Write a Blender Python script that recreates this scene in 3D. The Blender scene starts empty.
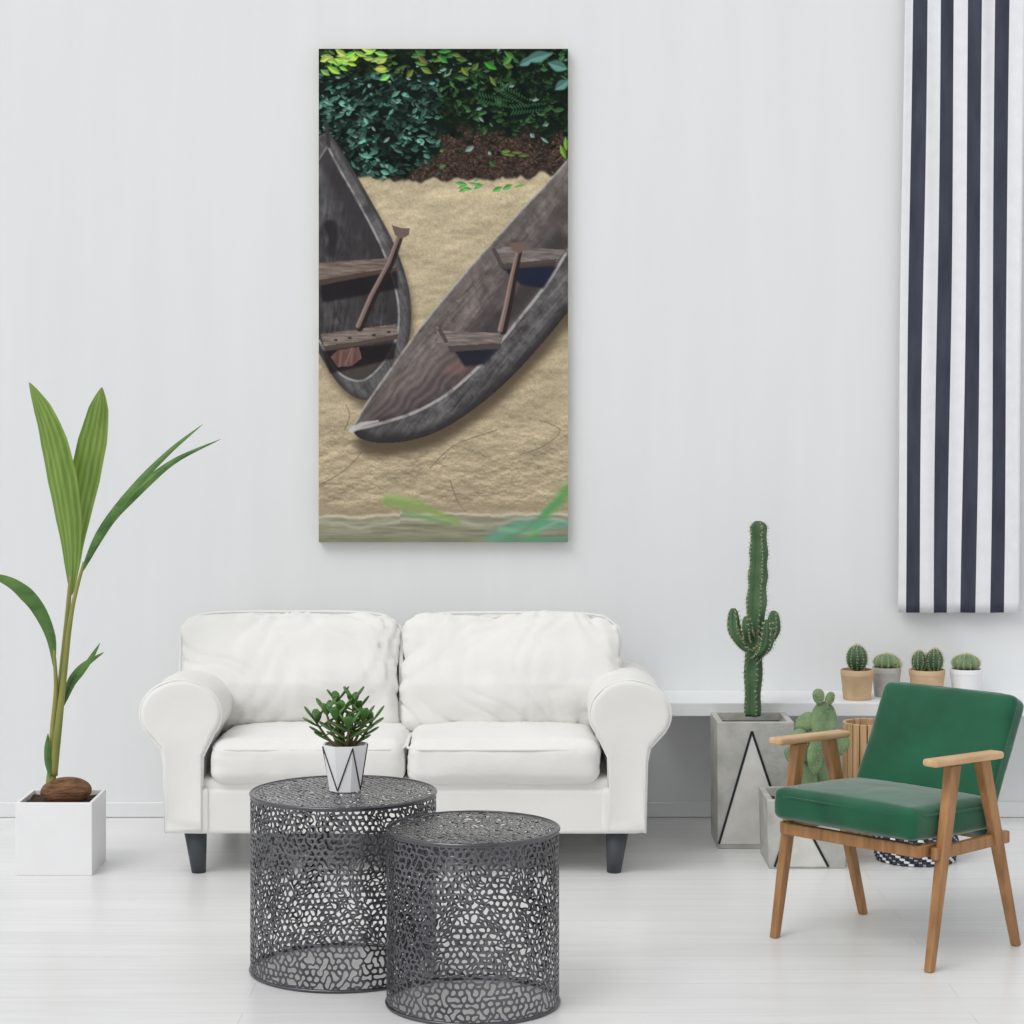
import bpy, bmesh, math, random
import numpy as np
from mathutils import Vector, Matrix, noise as mn
random.seed(7)
scene=bpy.context.scene
F=2200.0; HC=1.6; CY=-8.44
# ---------------------------------------------------------------- helpers
def lin(c):
    c=c/255.0
    return c/12.92 if c<=0.04045 else ((c+0.055)/1.055)**2.4
def rgb(r,g,b): return (lin(r),lin(g),lin(b),1.0)
def W(px,py,Z):
    """survey helper: point measured in the photo at true depth Z metres from the camera"""
    return Vector(((px-512)*Z/F, CY+Z, HC-(py-400)*Z/F))

def mat(name,c1,c2=None,rough=0.6,scale=8,metal=0.0,bump=0.0,bscale=40,sheen=0.0,stretch=(1,1,1),spec=0.5,trans=0.0,coords='Object',detail=4,coat=0.0):
    m=bpy.data.materials.new(name); m.use_nodes=True
    nt=m.node_tree; b=nt.nodes['Principled BSDF']
    tc=nt.nodes.new('ShaderNodeTexCoord'); mp=nt.nodes.new('ShaderNodeMapping')
    mp.inputs['Scale'].default_value=stretch
    nt.links.new(tc.outputs[coords],mp.inputs['Vector'])
    n=nt.nodes.new('ShaderNodeTexNoise'); n.inputs['Scale'].default_value=scale; n.inputs['Detail'].default_value=detail
    nt.links.new(mp.outputs[0],n.inputs['Vector'])
    r=nt.nodes.new('ShaderNodeValToRGB'); r.color_ramp.elements[0].position=0.3; r.color_ramp.elements[1].position=0.7
    r.color_ramp.elements[0].color=c1; r.color_ramp.elements[1].color=c2 or c1
    nt.links.new(n.outputs['Fac'],r.inputs['Fac']); nt.links.new(r.outputs['Color'],b.inputs['Base Color'])
    b.inputs['Roughness'].default_value=rough; b.inputs['Metallic'].default_value=metal
    b.inputs['Specular IOR Level'].default_value=spec
    if sheen: b.inputs['Sheen Weight'].default_value=sheen; b.inputs['Sheen Roughness'].default_value=0.4
    if coat: b.inputs['Coat Weight'].default_value=coat
    if bump:
        n2=nt.nodes.new('ShaderNodeTexNoise'); n2.inputs['Scale'].default_value=bscale; n2.inputs['Detail'].default_value=5
        nt.links.new(mp.outputs[0],n2.inputs['Vector'])
        bp=nt.nodes.new('ShaderNodeBump'); bp.inputs['Strength'].default_value=bump; bp.inputs['Distance'].default_value=0.01
        nt.links.new(n2.outputs['Fac'],bp.inputs['Height']); nt.links.new(bp.outputs[0],b.inputs['Normal'])
    if trans:
        out=nt.nodes['Material Output']; t=nt.nodes.new('ShaderNodeBsdfTranslucent'); mx=nt.nodes.new('ShaderNodeMixShader')
        mx.inputs[0].default_value=trans
        nt.links.new(r.outputs['Color'],t.inputs['Color']); nt.links.new(b.outputs[0],mx.inputs[1]); nt.links.new(t.outputs[0],mx.inputs[2]); nt.links.new(mx.outputs[0],out.inputs['Surface'])
    return m

def grp(name,loc=(0,0,0),rz=0.0):
    e=bpy.data.objects.new(name,None); e.empty_display_size=0.1
    scene.collection.objects.link(e); e.location=loc; e.rotation_euler=(0,0,rz); return e

class MB:
    def __init__(s): s.v=[];s.f=[];s.m=[]
    def add(s,vs,fs,mi=0):
        o=len(s.v); s.v+= [tuple(v) for v in vs]
        for f in fs: s.f.append([i+o for i in f]); s.m.append(mi)
    def tube(s,path,radii,n=12,mi=0,ribs=0,amp=0.0,cap=True,squash=1.0):
        path=[Vector(p) for p in path]; L=len(path)
        if not hasattr(radii,'__len__'): radii=[radii]*L
        t=(path[1]-path[0]).normalized()
        a=t.orthogonal().normalized()
        if abs(t.z)>0.8: a=(Vector((1,0,0))-t*t.x).normalized()
        vs=[];
        for i,p in enumerate(path):
            if i==0: tt=path[1]-path[0]
            elif i==L-1: tt=path[-1]-path[-2]
            else: tt=path[i+1]-path[i-1]
            tt.normalize(); a=(a-tt*a.dot(tt)).normalized(); b=tt.cross(a)
            for k in range(n):
                th=2*math.pi*k/n
                r=radii[i]*(1+(amp*math.cos(ribs*th) if ribs else 0))
                vs.append(p+a*math.cos(th)*r+b*math.sin(th)*r*squash)
        fs=[(i*n+k,i*n+(k+1)%n,(i+1)*n+(k+1)%n,(i+1)*n+k) for i in range(L-1) for k in range(n)]
        if cap: fs.append(list(range(n))[::-1]); fs.append([(L-1)*n+k for k in range(n)])
        s.add(vs,fs,mi)
    def lathe(s,prof,n=48,c=(0,0,0),mi=0,ribs=0,amp=0.0):
        c=Vector(c);vs=[]
        for r,z in prof:
            for k in range(n):
                th=2*math.pi*k/n; rr=r*(1+(amp*abs(math.cos(ribs*th/2)) if ribs else 0))
                vs.append(c+Vector((rr*math.cos(th),rr*math.sin(th),z)))
        L=len(prof)
        fs=[(i*n+k,i*n+(k+1)%n,(i+1)*n+(k+1)%n,(i+1)*n+k) for i in range(L-1) for k in range(n)]
        s.add(vs,fs,mi)
    def ellip(s,c,ax,ay,az,mi=0,nu=14,nv=9,pinch=0.0):
        c=Vector(c);vs=[]
        for j in range(nv+1):
            ph=-math.pi/2+math.pi*j/nv
            for k in range(nu):
                th=2*math.pi*k/nu
                q=1.0+pinch*math.sin(ph)
                vs.append(c+ax*math.cos(ph)*math.cos(th)*q+ay*math.cos(ph)*math.sin(th)*q+az*math.sin(ph))
        fs=[(j*nu+k,j*nu+(k+1)%nu,(j+1)*nu+(k+1)%nu,(j+1)*nu+k) for j in range(nv) for k in range(nu)]
        s.add(vs,fs,mi)
    def box(s,c,sz,mi=0,top=1.0,rot=None):
        c=Vector(c);x,y,z=[q/2 for q in sz]
        vs=[Vector((-x,-y,-z)),Vector((x,-y,-z)),Vector((x,y,-z)),Vector((-x,y,-z)),Vector((-x*top,-y*top,z)),Vector((x*top,-y*top,z)),Vector((x*top,y*top,z)),Vector((-x*top,y*top,z))]
        if rot: vs=[rot@v for v in vs]
        s.add([c+v for v in vs],[(0,3,2,1),(4,5,6,7),(0,1,5,4),(1,2,6,5),(2,3,7,6),(3,0,4,7)],mi)
    def beam(s,p0,p1,w0,d0,w1,d1,mi=0):
        """tapered bar; w along x, d along y"""
        p0=Vector(p0);p1=Vector(p1);vs=[]
        for p,w,d in((p0,w0,d0),(p1,w1,d1)):
            vs+= [p+Vector((-w/2,-d/2,0)),p+Vector((w/2,-d/2,0)),p+Vector((w/2,d/2,0)),p+Vector((-w/2,d/2,0))]
        s.add(vs,[(0,3,2,1),(4,5,6,7),(0,1,5,4),(1,2,6,5),(2,3,7,6),(3,0,4,7)],mi)
    def spike(s,p,d,l,r,mi=0):
        d=Vector(d).normalized();a=d.orthogonal().normalized();b=d.cross(a);p=Vector(p)
        s.add([p+a*r,p-a*r*.5+b*r*.87,p-a*r*.5-b*r*.87,p+d*l],[(0,1,3),(1,2,3),(2,0,3)],mi)
    def blade(s,path,widths,nrm,fold=0.35,mi=0,across=6,n=22,pleat=0.0,mi2=None):
        path=[Vector(p) for p in path]
        P=spline(path,n); ws=np.interp(np.linspace(0,1,len(P)),np.linspace(0,1,len(widths)),widths)
        ws=np.maximum(ws,0.0008)
        vs=[];nrm=Vector(nrm)
        for i,p in enumerate(P):
            t=(P[min(i+1,len(P)-1)]-P[max(i-1,0)]).normalized()
            side=t.cross(nrm).normalized(); nn=side.cross(t).normalized()
            for k in range(across+1):
                u=k/across*2-1
                off=abs(u)*fold*ws[i]*0.5
                if pleat: off+=pleat*ws[i]*(k%2)
                vs.append(p+side*u*ws[i]*0.5+nn*off)
        m=across+1;o=len(s.v);s.v+=[tuple(v) for v in vs]
        for i in range(len(P)-1):
            for k in range(across):
                s.f.append([o+i*m+k,o+i*m+k+1,o+(i+1)*m+k+1,o+(i+1)*m+k]);s.m.append(mi if (mi2 is None or k%2) else mi2)
    def obj(s,name,parent,mats,smooth=True,bevel=0,seg=3,sub=0,solid=0,loc=None,normals=False):
        me=bpy.data.meshes.new(name); me.from_pydata(s.v,[],s.f); me.update()
        for m in mats: me.materials.append(m)
        me.polygons.foreach_set('material_index',s.m)
        if smooth: me.polygons.foreach_set('use_smooth',[True]*len(me.polygons))
        if normals:
            bm=bmesh.new();bm.from_mesh(me);bmesh.ops.recalc_face_normals(bm,faces=bm.faces);bm.to_mesh(me);bm.free()
        o=bpy.data.objects.new(name,me); scene.collection.objects.link(o)
        if parent: o.parent=parent
        if loc is not None: o.location=loc
        if bevel:
            b=o.modifiers.new('b','BEVEL');b.width=bevel;b.segments=seg;b.limit_method='ANGLE';b.angle_limit=math.radians(35)
        if sub: q=o.modifiers.new('s','SUBSURF');q.levels=sub;q.render_levels=sub
        if solid: q=o.modifiers.new('t','SOLIDIFY');q.thickness=solid;q.offset=0
        return o
def spline(P,n):
    out=[];L=len(P)
    for i in range(n+1):
        t=i/n*(L-1);k=min(int(t),L-2);u=t-k
        p0=P[max(k-1,0)];p1=P[k];p2=P[k+1];p3=P[min(k+2,L-1)]
        out.append(0.5*((2*p1)+(p2-p0)*u+(2*p0-5*p1+4*p2-p3)*u*u+(3*p1-p0-3*p2+p3)*u**3))
    return out
def cushion(name,parent,c,size,rad,mats,puff=(0,0,0),N=26,wr=0.004,seed=0,rot=None,pipe=None,droop=0.0,crease=0.0,taper=0.0):
    bm=bmesh.new();bmesh.ops.create_cube(bm,size=2)
    bmesh.ops.subdivide_edges(bm,edges=bm.edges[:],cuts=N,use_grid_fill=True)
    h=Vector(size)/2;inner=Vector([max(a-rad,0.001) for a in h])
    def shape(u):
        p=Vector([u[i]*h[i] for i in range(3)])
        q=Vector([max(-inner[i],min(inner[i],p[i])) for i in range(3)])
        d=p-q
        if d.length>1e-7: p=q+d.normalized()*rad*min(1.0,max(abs(d[0]),abs(d[1]),abs(d[2]))/rad)
        for a in range(3):
            b1,b2=[i for i in range(3) if i!=a]
            p[a]+=u[a]*puff[a]*(1-u[b1]**2)*(1-u[b2]**2)
        return p
    def post(p,u):
        if droop: p.z-=droop*(u.x**4)*max(u.z,0)
        if taper: p.y*=1-taper*max(0,min(1,(u.z+.2)/1.2))
        return p
    for v in bm.verts:
        u=v.co.copy();p=shape(u)
        s=Vector((seed*3.1,seed*1.7,seed))
        n1=mn.noise(Vector((p.x*4,p.y*4,p.z*9))+s)*wr*2.2+mn.noise(Vector((p.x*14,p.y*9,p.z*5))+s)*wr
        edge=max(abs(u.x),abs(u.z))
        n1+=mn.noise(Vector((p.x*40,p.y*20,p.z*40))+s)*wr*0.6*edge**3
        if crease:
            wx=mn.noise(Vector((p.x*3,p.z*3,5))+s)*.25
            r1=1-abs(mn.noise(Vector(((p.x+p.z*.6+wx)*11,(p.z-p.x*.5)*3.2,p.y*3))+s))*5
            r2=1-abs(mn.noise(Vector(((p.x-p.z*.8+wx)*9,(p.z+p.x*.6)*3,p.y*3+7))+s))*5
            n1-=crease*(max(0,r1)+max(0,r2))*(.35+.65*edge**2)
        p+=p.normalized()*n1
        v.co=post(p,u)
    me=bpy.data.meshes.new(name);bm.to_mesh(me);bm.free()
    for m in mats: me.materials.append(m)
    for p in me.polygons:p.use_smooth=True
    o=bpy.data.objects.new(name,me);scene.collection.objects.link(o);o.parent=parent;o.location=c
    if rot:o.rotation_euler=rot
    if pipe:
        mb=MB();ax,side,r=pipe
        pts=[];M=80
        oth=[i for i in range(3) if i!=ax]
        for k in range(M):
            th=2*math.pi*k/M;cx,cy=math.cos(th),math.sin(th);m=(abs(cx)**12+abs(cy)**12)**(1/12.)
            u=Vector((0,0,0));u[oth[0]]=cx/m;u[oth[1]]=cy/m;u[ax]=side
            p=post(shape(u),u)
            pts.append(p*1.003)
        pts.append(pts[0]);mb.tube(pts,r,n=8,cap=False)
        q=mb.obj(name+'_piping',parent,mats,loc=c)
        if rot:q.rotation_euler=rot
    return o

# ---------------------------------------------------------------- materials
M_wall=mat('wall_paint',rgb(226,228,229),rgb(229,231,232),rough=0.85,scale=1.5,bump=0.03,bscale=25,stretch=(6,1,.6),spec=0.2)
M_trim=mat('trim_paint',rgb(228,230,231),rough=0.5)
M_fab=mat('slipcover_cotton',rgb(228,227,223),rgb(233,232,229),rough=0.95,scale=3,bump=0.35,bscale=14,sheen=0.1,spec=0.1)
M_black=mat('black_paint',rgb(20,22,26),rough=0.5)
M_conc=mat('concrete',rgb(166,166,161),rgb(192,191,186),rough=0.9,scale=14,bump=0.3,bscale=60,spec=0.2)
M_concl=mat('concrete_light',rgb(204,203,198),rgb(218,217,212),rough=0.85,scale=14,bump=0.15,bscale=60,spec=0.2)
M_white=mat('white_glaze',rgb(234,234,235),rgb(238,238,239),rough=0.35)
M_soil=mat('soil',rgb(38,26,20),rgb(80,58,42),rough=1,scale=60,bump=1,bscale=80)
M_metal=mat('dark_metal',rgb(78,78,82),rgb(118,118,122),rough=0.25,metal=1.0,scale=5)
M_metalt=mat('dark_metal_top_sheen',rgb(120,120,124),rgb(156,156,160),rough=0.26,metal=1.0,scale=5)  # lighter copy of the side metal; the top's brighter sheen is painted in
M_oak=mat('oak_wood',rgb(136,94,56),rgb(176,130,84),rough=0.5,scale=6,stretch=(6,6,1),bump=0.05,bscale=20)
M_oakh=mat('oak_wood_arm',rgb(190,152,110),rgb(216,180,140),rough=0.5,scale=6,stretch=(8,1.2,8))
M_velvet=mat('green_velvet',rgb(14,72,48),rgb(28,96,66),rough=0.7,scale=5,sheen=0.6,bump=0.1,bscale=24,spec=0.25)
M_leg=mat('sofa_leg_paint',rgb(58,62,68),rgb(70,74,80),rough=0.5)
M_cactus=mat('cactus_skin',rgb(44,76,48),rgb(84,118,78),rough=0.6,scale=10,bump=0.1)
M_cactus2=mat('cactus_pale',rgb(84,114,78),rgb(132,156,112),rough=0.6,scale=18)
M_spine=mat('cactus_spine',rgb(214,204,170),rough=0.7)
M_palm=mat('palm_leaf',rgb(92,128,48),rgb(128,156,70),rough=0.4,scale=5,stretch=(9,3,1),trans=0.3)
M_palmb=mat('palm_leaf_light',rgb(116,146,64),rgb(150,174,88),rough=0.4,scale=5,stretch=(9,3,1),trans=0.3)
M_palm2=mat('palm_leaf_dark',rgb(60,102,46),rgb(104,140,72),rough=0.4,scale=5,stretch=(2,2,5),trans=0.25)
M_stem=mat('palm_stem',rgb(112,124,54),rgb(150,144,76),rough=0.55,scale=6,stretch=(4,4,1))
M_coco=mat('coconut_husk',rgb(84,54,36),rgb(142,102,70),rough=0.95,scale=22,stretch=(1,1,4),bump=0.8,bscale=50)
M_jade=mat('jade_leaf',rgb(44,84,34),rgb(92,134,62),rough=0.35,scale=14)
M_jstem=mat('jade_stem',rgb(96,78,48),rgb(120,110,70),rough=0.8)
M_tan=mat('terracotta_tan',rgb(194,162,126),rgb(208,180,146),rough=0.85,scale=20)
M_lwood=mat('pale_wood',rgb(176,138,96),rgb(208,174,132),rough=0.6,scale=5,stretch=(10,10,1))
M_cdark=mat('fabric_navy',rgb(50,54,68),rgb(66,71,86),rough=0.95,scale=20,bump=0.2,bscale=300,stretch=(1,1,.2))
M_cwhite=mat('fabric_white',rgb(228,229,232),rgb(234,235,238),rough=0.95,scale=20,bump=0.2,bscale=300,spec=.1)
M_canvas=mat('canvas_edge',rgb(150,140,115),rgb(190,180,150),rough=0.9,scale=10)

# floor: white-washed boards running along x
def floor_mat():
    m=bpy.data.materials.new('whitewashed_boards');m.use_nodes=True;nt=m.node_tree;b=nt.nodes['Principled BSDF']
    tc=nt.nodes.new('ShaderNodeTexCoord')
    br=nt.nodes.new('ShaderNodeTexBrick');br.offset=0.37;br.inputs['Scale'].default_value=1
    br.inputs['Brick Width'].default_value=1.9;br.inputs['Row Height'].default_value=0.145;br.inputs['Mortar Size'].default_value=0.0015
    br.inputs['Mortar Smooth'].default_value=0.4
    br.inputs['Color1'].default_value=rgb(232,232,231);br.inputs['Color2'].default_value=rgb(226,226,225);br.inputs['Mortar'].default_value=rgb(206,206,206)
    nt.links.new(tc.outputs['Object'],br.inputs['Vector'])
    mp=nt.nodes.new('ShaderNodeMapping');mp.inputs['Scale'].default_value=(1.2,18,1);nt.links.new(tc.outputs['Object'],mp.inputs['Vector'])
    n=nt.nodes.new('ShaderNodeTexNoise');n.inputs['Scale'].default_value=2.0;n.inputs['Detail'].default_value=7;n.inputs['Distortion'].default_value=0.6
    nt.links.new(mp.outputs[0],n.inputs['Vector'])
    r=nt.nodes.new('ShaderNodeValToRGB');r.color_ramp.elements[0].position=.3;r.color_ramp.elements[0].color=(.93,.93,.93,1);r.color_ramp.elements[1].position=.62;r.color_ramp.elements[1].color=(1,1,1,1)
    nt.links.new(n.outputs['Fac'],r.inputs['Fac'])
    mx=nt.nodes.new('ShaderNodeMix');mx.data_type='RGBA';mx.blend_type='MULTIPLY';mx.inputs[0].default_value=1
    nt.links.new(br.outputs['Color'],mx.inputs[6]);nt.links.new(r.outputs['Color'],mx.inputs[7]);nt.links.new(mx.outputs[2],b.inputs['Base Color'])
    b.inputs['Roughness'].default_value=0.3;b.inputs['Specular IOR Level'].default_value=0.5
    bp=nt.nodes.new('ShaderNodeBump');bp.inputs['Strength'].default_value=.05;bp.inputs['Distance'].default_value=.002
    nt.links.new(n.outputs['Fac'],bp.inputs['Height']);nt.links.new(bp.outputs[0],b.inputs['Normal'])
    return m
M_floor=floor_mat()

# ---------------------------------------------------------------- room
def plain(name,c,sz,m,bev=0):
    mb=MB();mb.box((0,0,0),sz);return mb.obj(name,None,[m],smooth=False,bevel=bev,loc=c)
plain('floor',(0,-4,-0.05),(12,9,0.1),M_floor)
plain('wall_back',(0,0.06,1.75),(12,0.12,3.7),M_wall)
plain('baseboard_back',(0,-0.0075,0.03),(12,0.015,0.058),M_trim,0.004)

# ---------------------------------------------------------------- canvas print
def paint(S=1.6):
    W0,H0=249,493;nx=int(W0*S)+1;ny=int(H0*S)+1
    xs=np.linspace(319,568,nx);ys=np.linspace(49,542,ny);X,Y=np.meshgrid(xs,ys)
    rng=np.random.default_rng(3)
    def h2(i,j,s):
        v=np.sin(i*127.1+j*311.7+s*74.7)*43758.5453;return v-np.floor(v)
    def vn(u,v,s):
        i=np.floor(u);j=np.floor(v);a=u-i;b=v-j;a=a*a*(3-2*a);b=b*b*(3-2*b)
        return (h2(i,j,s)*(1-a)+h2(i+1,j,s)*a)*(1-b)+(h2(i,j+1,s)*(1-a)+h2(i+1,j+1,s)*a)*b
    def fbm(u,v,s,o=4):
        t=0;am=.5;tot=0
        for k in range(o):
            t=t+am*vn(u*2**k+k*3.3,v*2**k+k*7.1,s+k*5);tot+=am;am*=.55
        return t/tot
    img=np.zeros((ny,nx,3))
    def C(*c): return np.array(c,float)
    def blend(m,col,a=1.0):
        k=(m*a)[...,None] if hasattr(m,'shape') else a
        img[:]=img*(1-k)+col*k
    def inside(pts):
        m=np.zeros(X.shape,bool);n=len(pts)
        for i in range(n):
            x1,y1=pts[i];x2,y2=pts[(i+1)%n]
            if y1==y2: continue
            c=((y1>Y)!=(y2>Y))&(X<(x2-x1)*(Y-y1)/(y2-y1)+x1);m^=c
        return m.astype(float)
    def cr(P,n=60):
        return [(p.x,p.y) for p in spline([Vector((a,b,0)) for a,b in P],n)]
    def seg(P,w,w2=None):
        m=np.zeros(X.shape);n=len(P)
        for i in range(n-1):
            (x1,y1),(x2,y2)=P[i],P[i+1];d=((x2-x1)**2+(y2-y1)**2)+1e-9
            t=np.clip(((X-x1)*(x2-x1)+(Y-y1)*(y2-y1))/d,0,1)
            ww=w if w2 is None else w+(w2-w)*(i+t)/(n-1)
            D=np.hypot(X-x1-t*(x2-x1),Y-y1-t*(y2-y1));m=np.maximum(m,np.clip(ww/2-D+.5,0,1))
        return m
    def blur(m,k):
        for ax in(0,1):
            for _ in range(2):
                q=np.cumsum(np.concatenate([np.repeat(np.take(m,[0],ax),k,ax),m,np.repeat(np.take(m,[-1],ax),k,ax)],ax),ax)
                n=m.shape[ax];m=(np.take(q,np.arange(2*k-1,2*k-1+n),ax)-np.concatenate([np.zeros_like(np.take(q,[0],ax)),np.take(q,np.arange(0,n-1),ax)],ax))/(2*k)
        return np.clip(m,0,1)
    def leaf(cx,cy,l,w,ang,col,a=1.0):
        R=l+2;x0=np.searchsorted(xs,cx-R);x1=np.searchsorted(xs,cx+R);y0=np.searchsorted(ys,cy-R);y1=np.searchsorted(ys,cy+R)
        if x1<=x0 or y1<=y0:return
        xx=X[y0:y1,x0:x1]-cx;yy=Y[y0:y1,x0:x1]-cy
        u=(xx*math.cos(ang)+yy*math.sin(ang))/l;v=(-xx*math.sin(ang)+yy*math.cos(ang))/w
        m=np.clip((1-np.abs(u)**1.6-np.abs(v))*3,0,1)*a
        sh=(1+0.14*np.sign(v))[...,None]
        img[y0:y1,x0:x1]=img[y0:y1,x0:x1]*(1-m[...,None])+col*sh*m[...,None]
    # sand: fine grain, gentle relief, a few dips and scuffs
    hgt=fbm(X/34,Y/20,2,3);rel=np.gradient(hgt,axis=0)*2.0+np.gradient(hgt,axis=1)
    h3=fbm(X/9,Y/5,6,3);r3=np.gradient(h3,axis=0)
    g=fbm(X/1.5,Y/1.3,1,3)
    yy=np.clip((Y-180)/340,0,1)[...,None]
    sand=C(200,185,153)*(1-yy)+C(184,168,140)*yy
    low=np.clip((Y-400)/60,0,1)
    img[:]=sand*(0.84+0.22*g+0.12*(hgt-.5)+np.clip(rel*1.5,-.08,.08)+np.clip(r3*(.25+1.2*low),-.11,.11))[...,None]
    for i in range(26):
        x=rng.uniform(325,562);y=rng.uniform(445,508)
        m=np.exp(-(((X-x)/rng.uniform(5,9))**2+((Y-y)/rng.uniform(2,3.5))**2));blend(m,C(146,130,106),.38)
        m=np.exp(-(((X-x)/6)**2+((Y-y-4)/2.2)**2));blend(m,C(216,204,178),.35)
    for i in range(160):
        x=rng.uniform(322,566);y=rng.uniform(190,512);leaf(x,y,rng.uniform(.8,1.8),rng.uniform(.6,1.1),rng.uniform(-.6,.9),C(140,124,100),.45)
    for P in ([(430,468),(455,445),(497,430)],[(450,480),(460,505),(478,520)],[(320,485),(345,470),(362,452)],[(520,455),(545,445),(560,430),(540,420)],[(345,430),(350,415),(346,405)]):
        blend(seg(cr(P,20),.9),C(98,84,68),.65)
    # foliage background
    edge=181+14*(fbm(X/12,Y*0+3,9,4)-.5)-np.clip((X-430)/140,0,1)*8+np.clip((345-X)/20,0,1)*12
    fm=blur(np.clip((edge-Y)/2,0,1),2)
    fol=C(18,28,24)*(0.4+1.1*fbm(X/9,Y/9,4,4))[...,None]
    blend(fm,fol)
    lim=432+60*(fbm(X/14,Y/12,13)-.45)-np.clip((Y-150)/30,0,1)*45
    mm=fm*np.clip((Y-(114+44*(fbm(X/16,Y/16,12)-.2)))/10,0,1)*np.clip((X-lim)/12,0,1)
    blend(mm,C(62,50,44)*(0.35+1.3*fbm(X/2.2,Y/1.6,14,3))[...,None])
    for i in range(340):
        x=rng.uniform(400,566);y=rng.uniform(128,180)
        if mm[np.clip(np.searchsorted(ys,y),0,ny-1),np.clip(np.searchsorted(xs,x),0,nx-1)]>.5: leaf(x,y,rng.uniform(1,3),rng.uniform(.5,1),rng.uniform(-1.5,1.5),C(*(rng.uniform(.5,1.35)*np.array([102,84,74]))),.6)
    dens=fbm(X/16,Y/12,71,3)
    for i in range(1900):
        x=rng.uniform(319,568);y=rng.uniform(49,184)
        ix=np.clip(np.searchsorted(xs,x),0,nx-1);iy=np.clip(np.searchsorted(ys,y),0,ny-1)
        if mm[iy,ix]>.35 and rng.random()<.94: continue
        if y>edge[0,ix]-2: continue
        q=dens[iy,ix]
        b=rng.uniform(.15,1.0)**1.4*np.clip((q-.22)*2.8,.25,1.4)
        if x<440 and y>74: base=C(70,110,96)
        elif x<440: base=C(66,94,50)
        else: base=C(52,84,50)
        col=base*(.25+1.1*b)
        if rng.random()<.035: col=C(130,158,146)
        sz=rng.uniform(.7,1.5)
        leaf(x,y,rng.uniform(2.0,5.0)*sz,rng.uniform(1.2,2.4)*sz,rng.uniform(-1.1,1.1),np.clip(col,0,255),.9)
    for i in range(34):
        leaf(rng.uniform(321,386),rng.uniform(50,62)+rng.uniform(0,18)*(rng.random()<.5),rng.uniform(5,9),rng.uniform(2.2,4),rng.uniform(-.7,.7),C(rng.uniform(120,175),rng.uniform(165,206),rng.uniform(74,104)))
    for i in range(20):
        leaf(rng.uniform(400,510),rng.uniform(50,82),rng.uniform(5,9),rng.uniform(2.5,4),rng.uniform(-.9,1.2),C(rng.uniform(60,112),rng.uniform(100,142),rng.uniform(48,66)))
    for (x,y,l,w,a) in ((538,57,16,7,-.25),(558,66,12,7,.3),(562,85,10,6,-.6),(526,62,9,5,-.5)):
        leaf(x,y,l,w,a,C(88,130,120))
    for k,(x0,y0,a0) in enumerate(((480,98,.2),(500,88,.5),(512,110,-.1))):
        for i in range(12):
            px_=x0+i*3*math.cos(a0);py_=y0+i*3*math.sin(a0)
            for sg in(-1,1):leaf(px_+sg*2*math.sin(a0),py_-sg*3,4.5*(1-i/16),1.1,a0+sg*1.0,C(52,94,62),.75)
    for i in range(6): leaf(rng.uniform(500,525),rng.uniform(150,156),6,1.8,rng.uniform(-.2,.2),C(104,128,66),.8)
    for i in range(12):
        leaf(rng.uniform(458,520),rng.uniform(180,190),rng.uniform(4,8),rng.uniform(1.5,3.5),rng.uniform(-.5,.3),C(rng.uniform(90,130),rng.uniform(146,168),rng.uniform(80,106)))
    for x,y,l,w,a in((563,152,9,3,1.2),(566,144,8,3,1.5)): leaf(x,y,l,w,a,C(110,150,60))
    # ---------------- canoes
    def shadow(pts,dx,dy,a,k=7):
        blend(blur(inside([(x+dx,y+dy) for x,y in pts]),k),C(84,72,58),a)
    def cracks(mask,dirv,n,x0,x1,y0,y1,col,a):
        m=np.zeros(X.shape)
        for _ in range(n):
            x=rng.uniform(x0,x1);y=rng.uniform(y0,y1);l=rng.uniform(6,22);j=rng.uniform(-.12,.12)
            dx,dy=dirv[0]-dirv[1]*j,dirv[1]+dirv[0]*j
            m=np.maximum(m,seg([(x,y),(x+dx*l*.5+rng.uniform(-.6,.6),y+dy*l*.5),(x+dx*l,y+dy*l)],.5)*rng.uniform(.4,1))
        blend(m*mask,col,a)
    outL=cr([(331,134),(347,160),(368,196),(392,240),(406,278),(411,310),(408,342),(396,374),(376,396),(358,398),(338,382),(319,352)],80)
    shapeL=[(319,136),(327,132)]+outL
    shadow(shapeL,2,7,.8,6)
    spk=fbm(X/1.8,Y/1.8,91,2);worn=fbm(X/7,Y/7,93,4)
    gl=fbm((X-Y*.45)/2.4,(Y+X*.4)/18,21,4);glk=fbm(X/14,Y/14,23,3)
    shL=inside(shapeL)
    blend(shL,C(116,114,115)*(.52+.40*gl+.35*(glk-.4)+.30*(worn-.4)+.12*(spk-.5))[...,None])
    blend(blur(seg(outL,7),2)*shL,C(56,52,53),.6)
    inL=cr([(328,146),(339,168),(359,203),(381,246),(394,282),(399,312),(396,338),(384,362),(366,379),(350,379),(335,368),(319,340)],80)
    inP=[(319,160)]+inL
    gi=fbm((X+Y*.12)/2.8,(Y-X*.2)/18,25,4)
    wallk=np.clip((Y-150)/110,0,1)
    mi_=inside(inP)
    shade=(1.10-.46*np.clip(fbm(X/30,Y/24,27,3)*1.2,0,1))
    blend(mi_,(C(126,127,131)*(1-wallk[...,None])+C(100,97,99)*wallk[...,None])*((.52+.52*gi+.35*(worn-.4))*shade)[...,None])
    # hollow: right inner wall in shade, floor darkest along the middle
    blend(blur(seg([(x-7,y+2) for x,y in inL],15),4)*mi_,C(58,54,57),.72)
    blend(blur(seg(cr([(328,170),(342,215),(356,262),(362,310),(352,360)],30),14,30),6)*mi_,C(56,52,54),.5)
    cracks(mi_,(.35,.94),45,320,385,150,340,C(44,40,42),.8)
    cracks(shL*(1-mi_),(.3,.95),25,380,408,220,380,C(44,40,42),.8)
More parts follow.
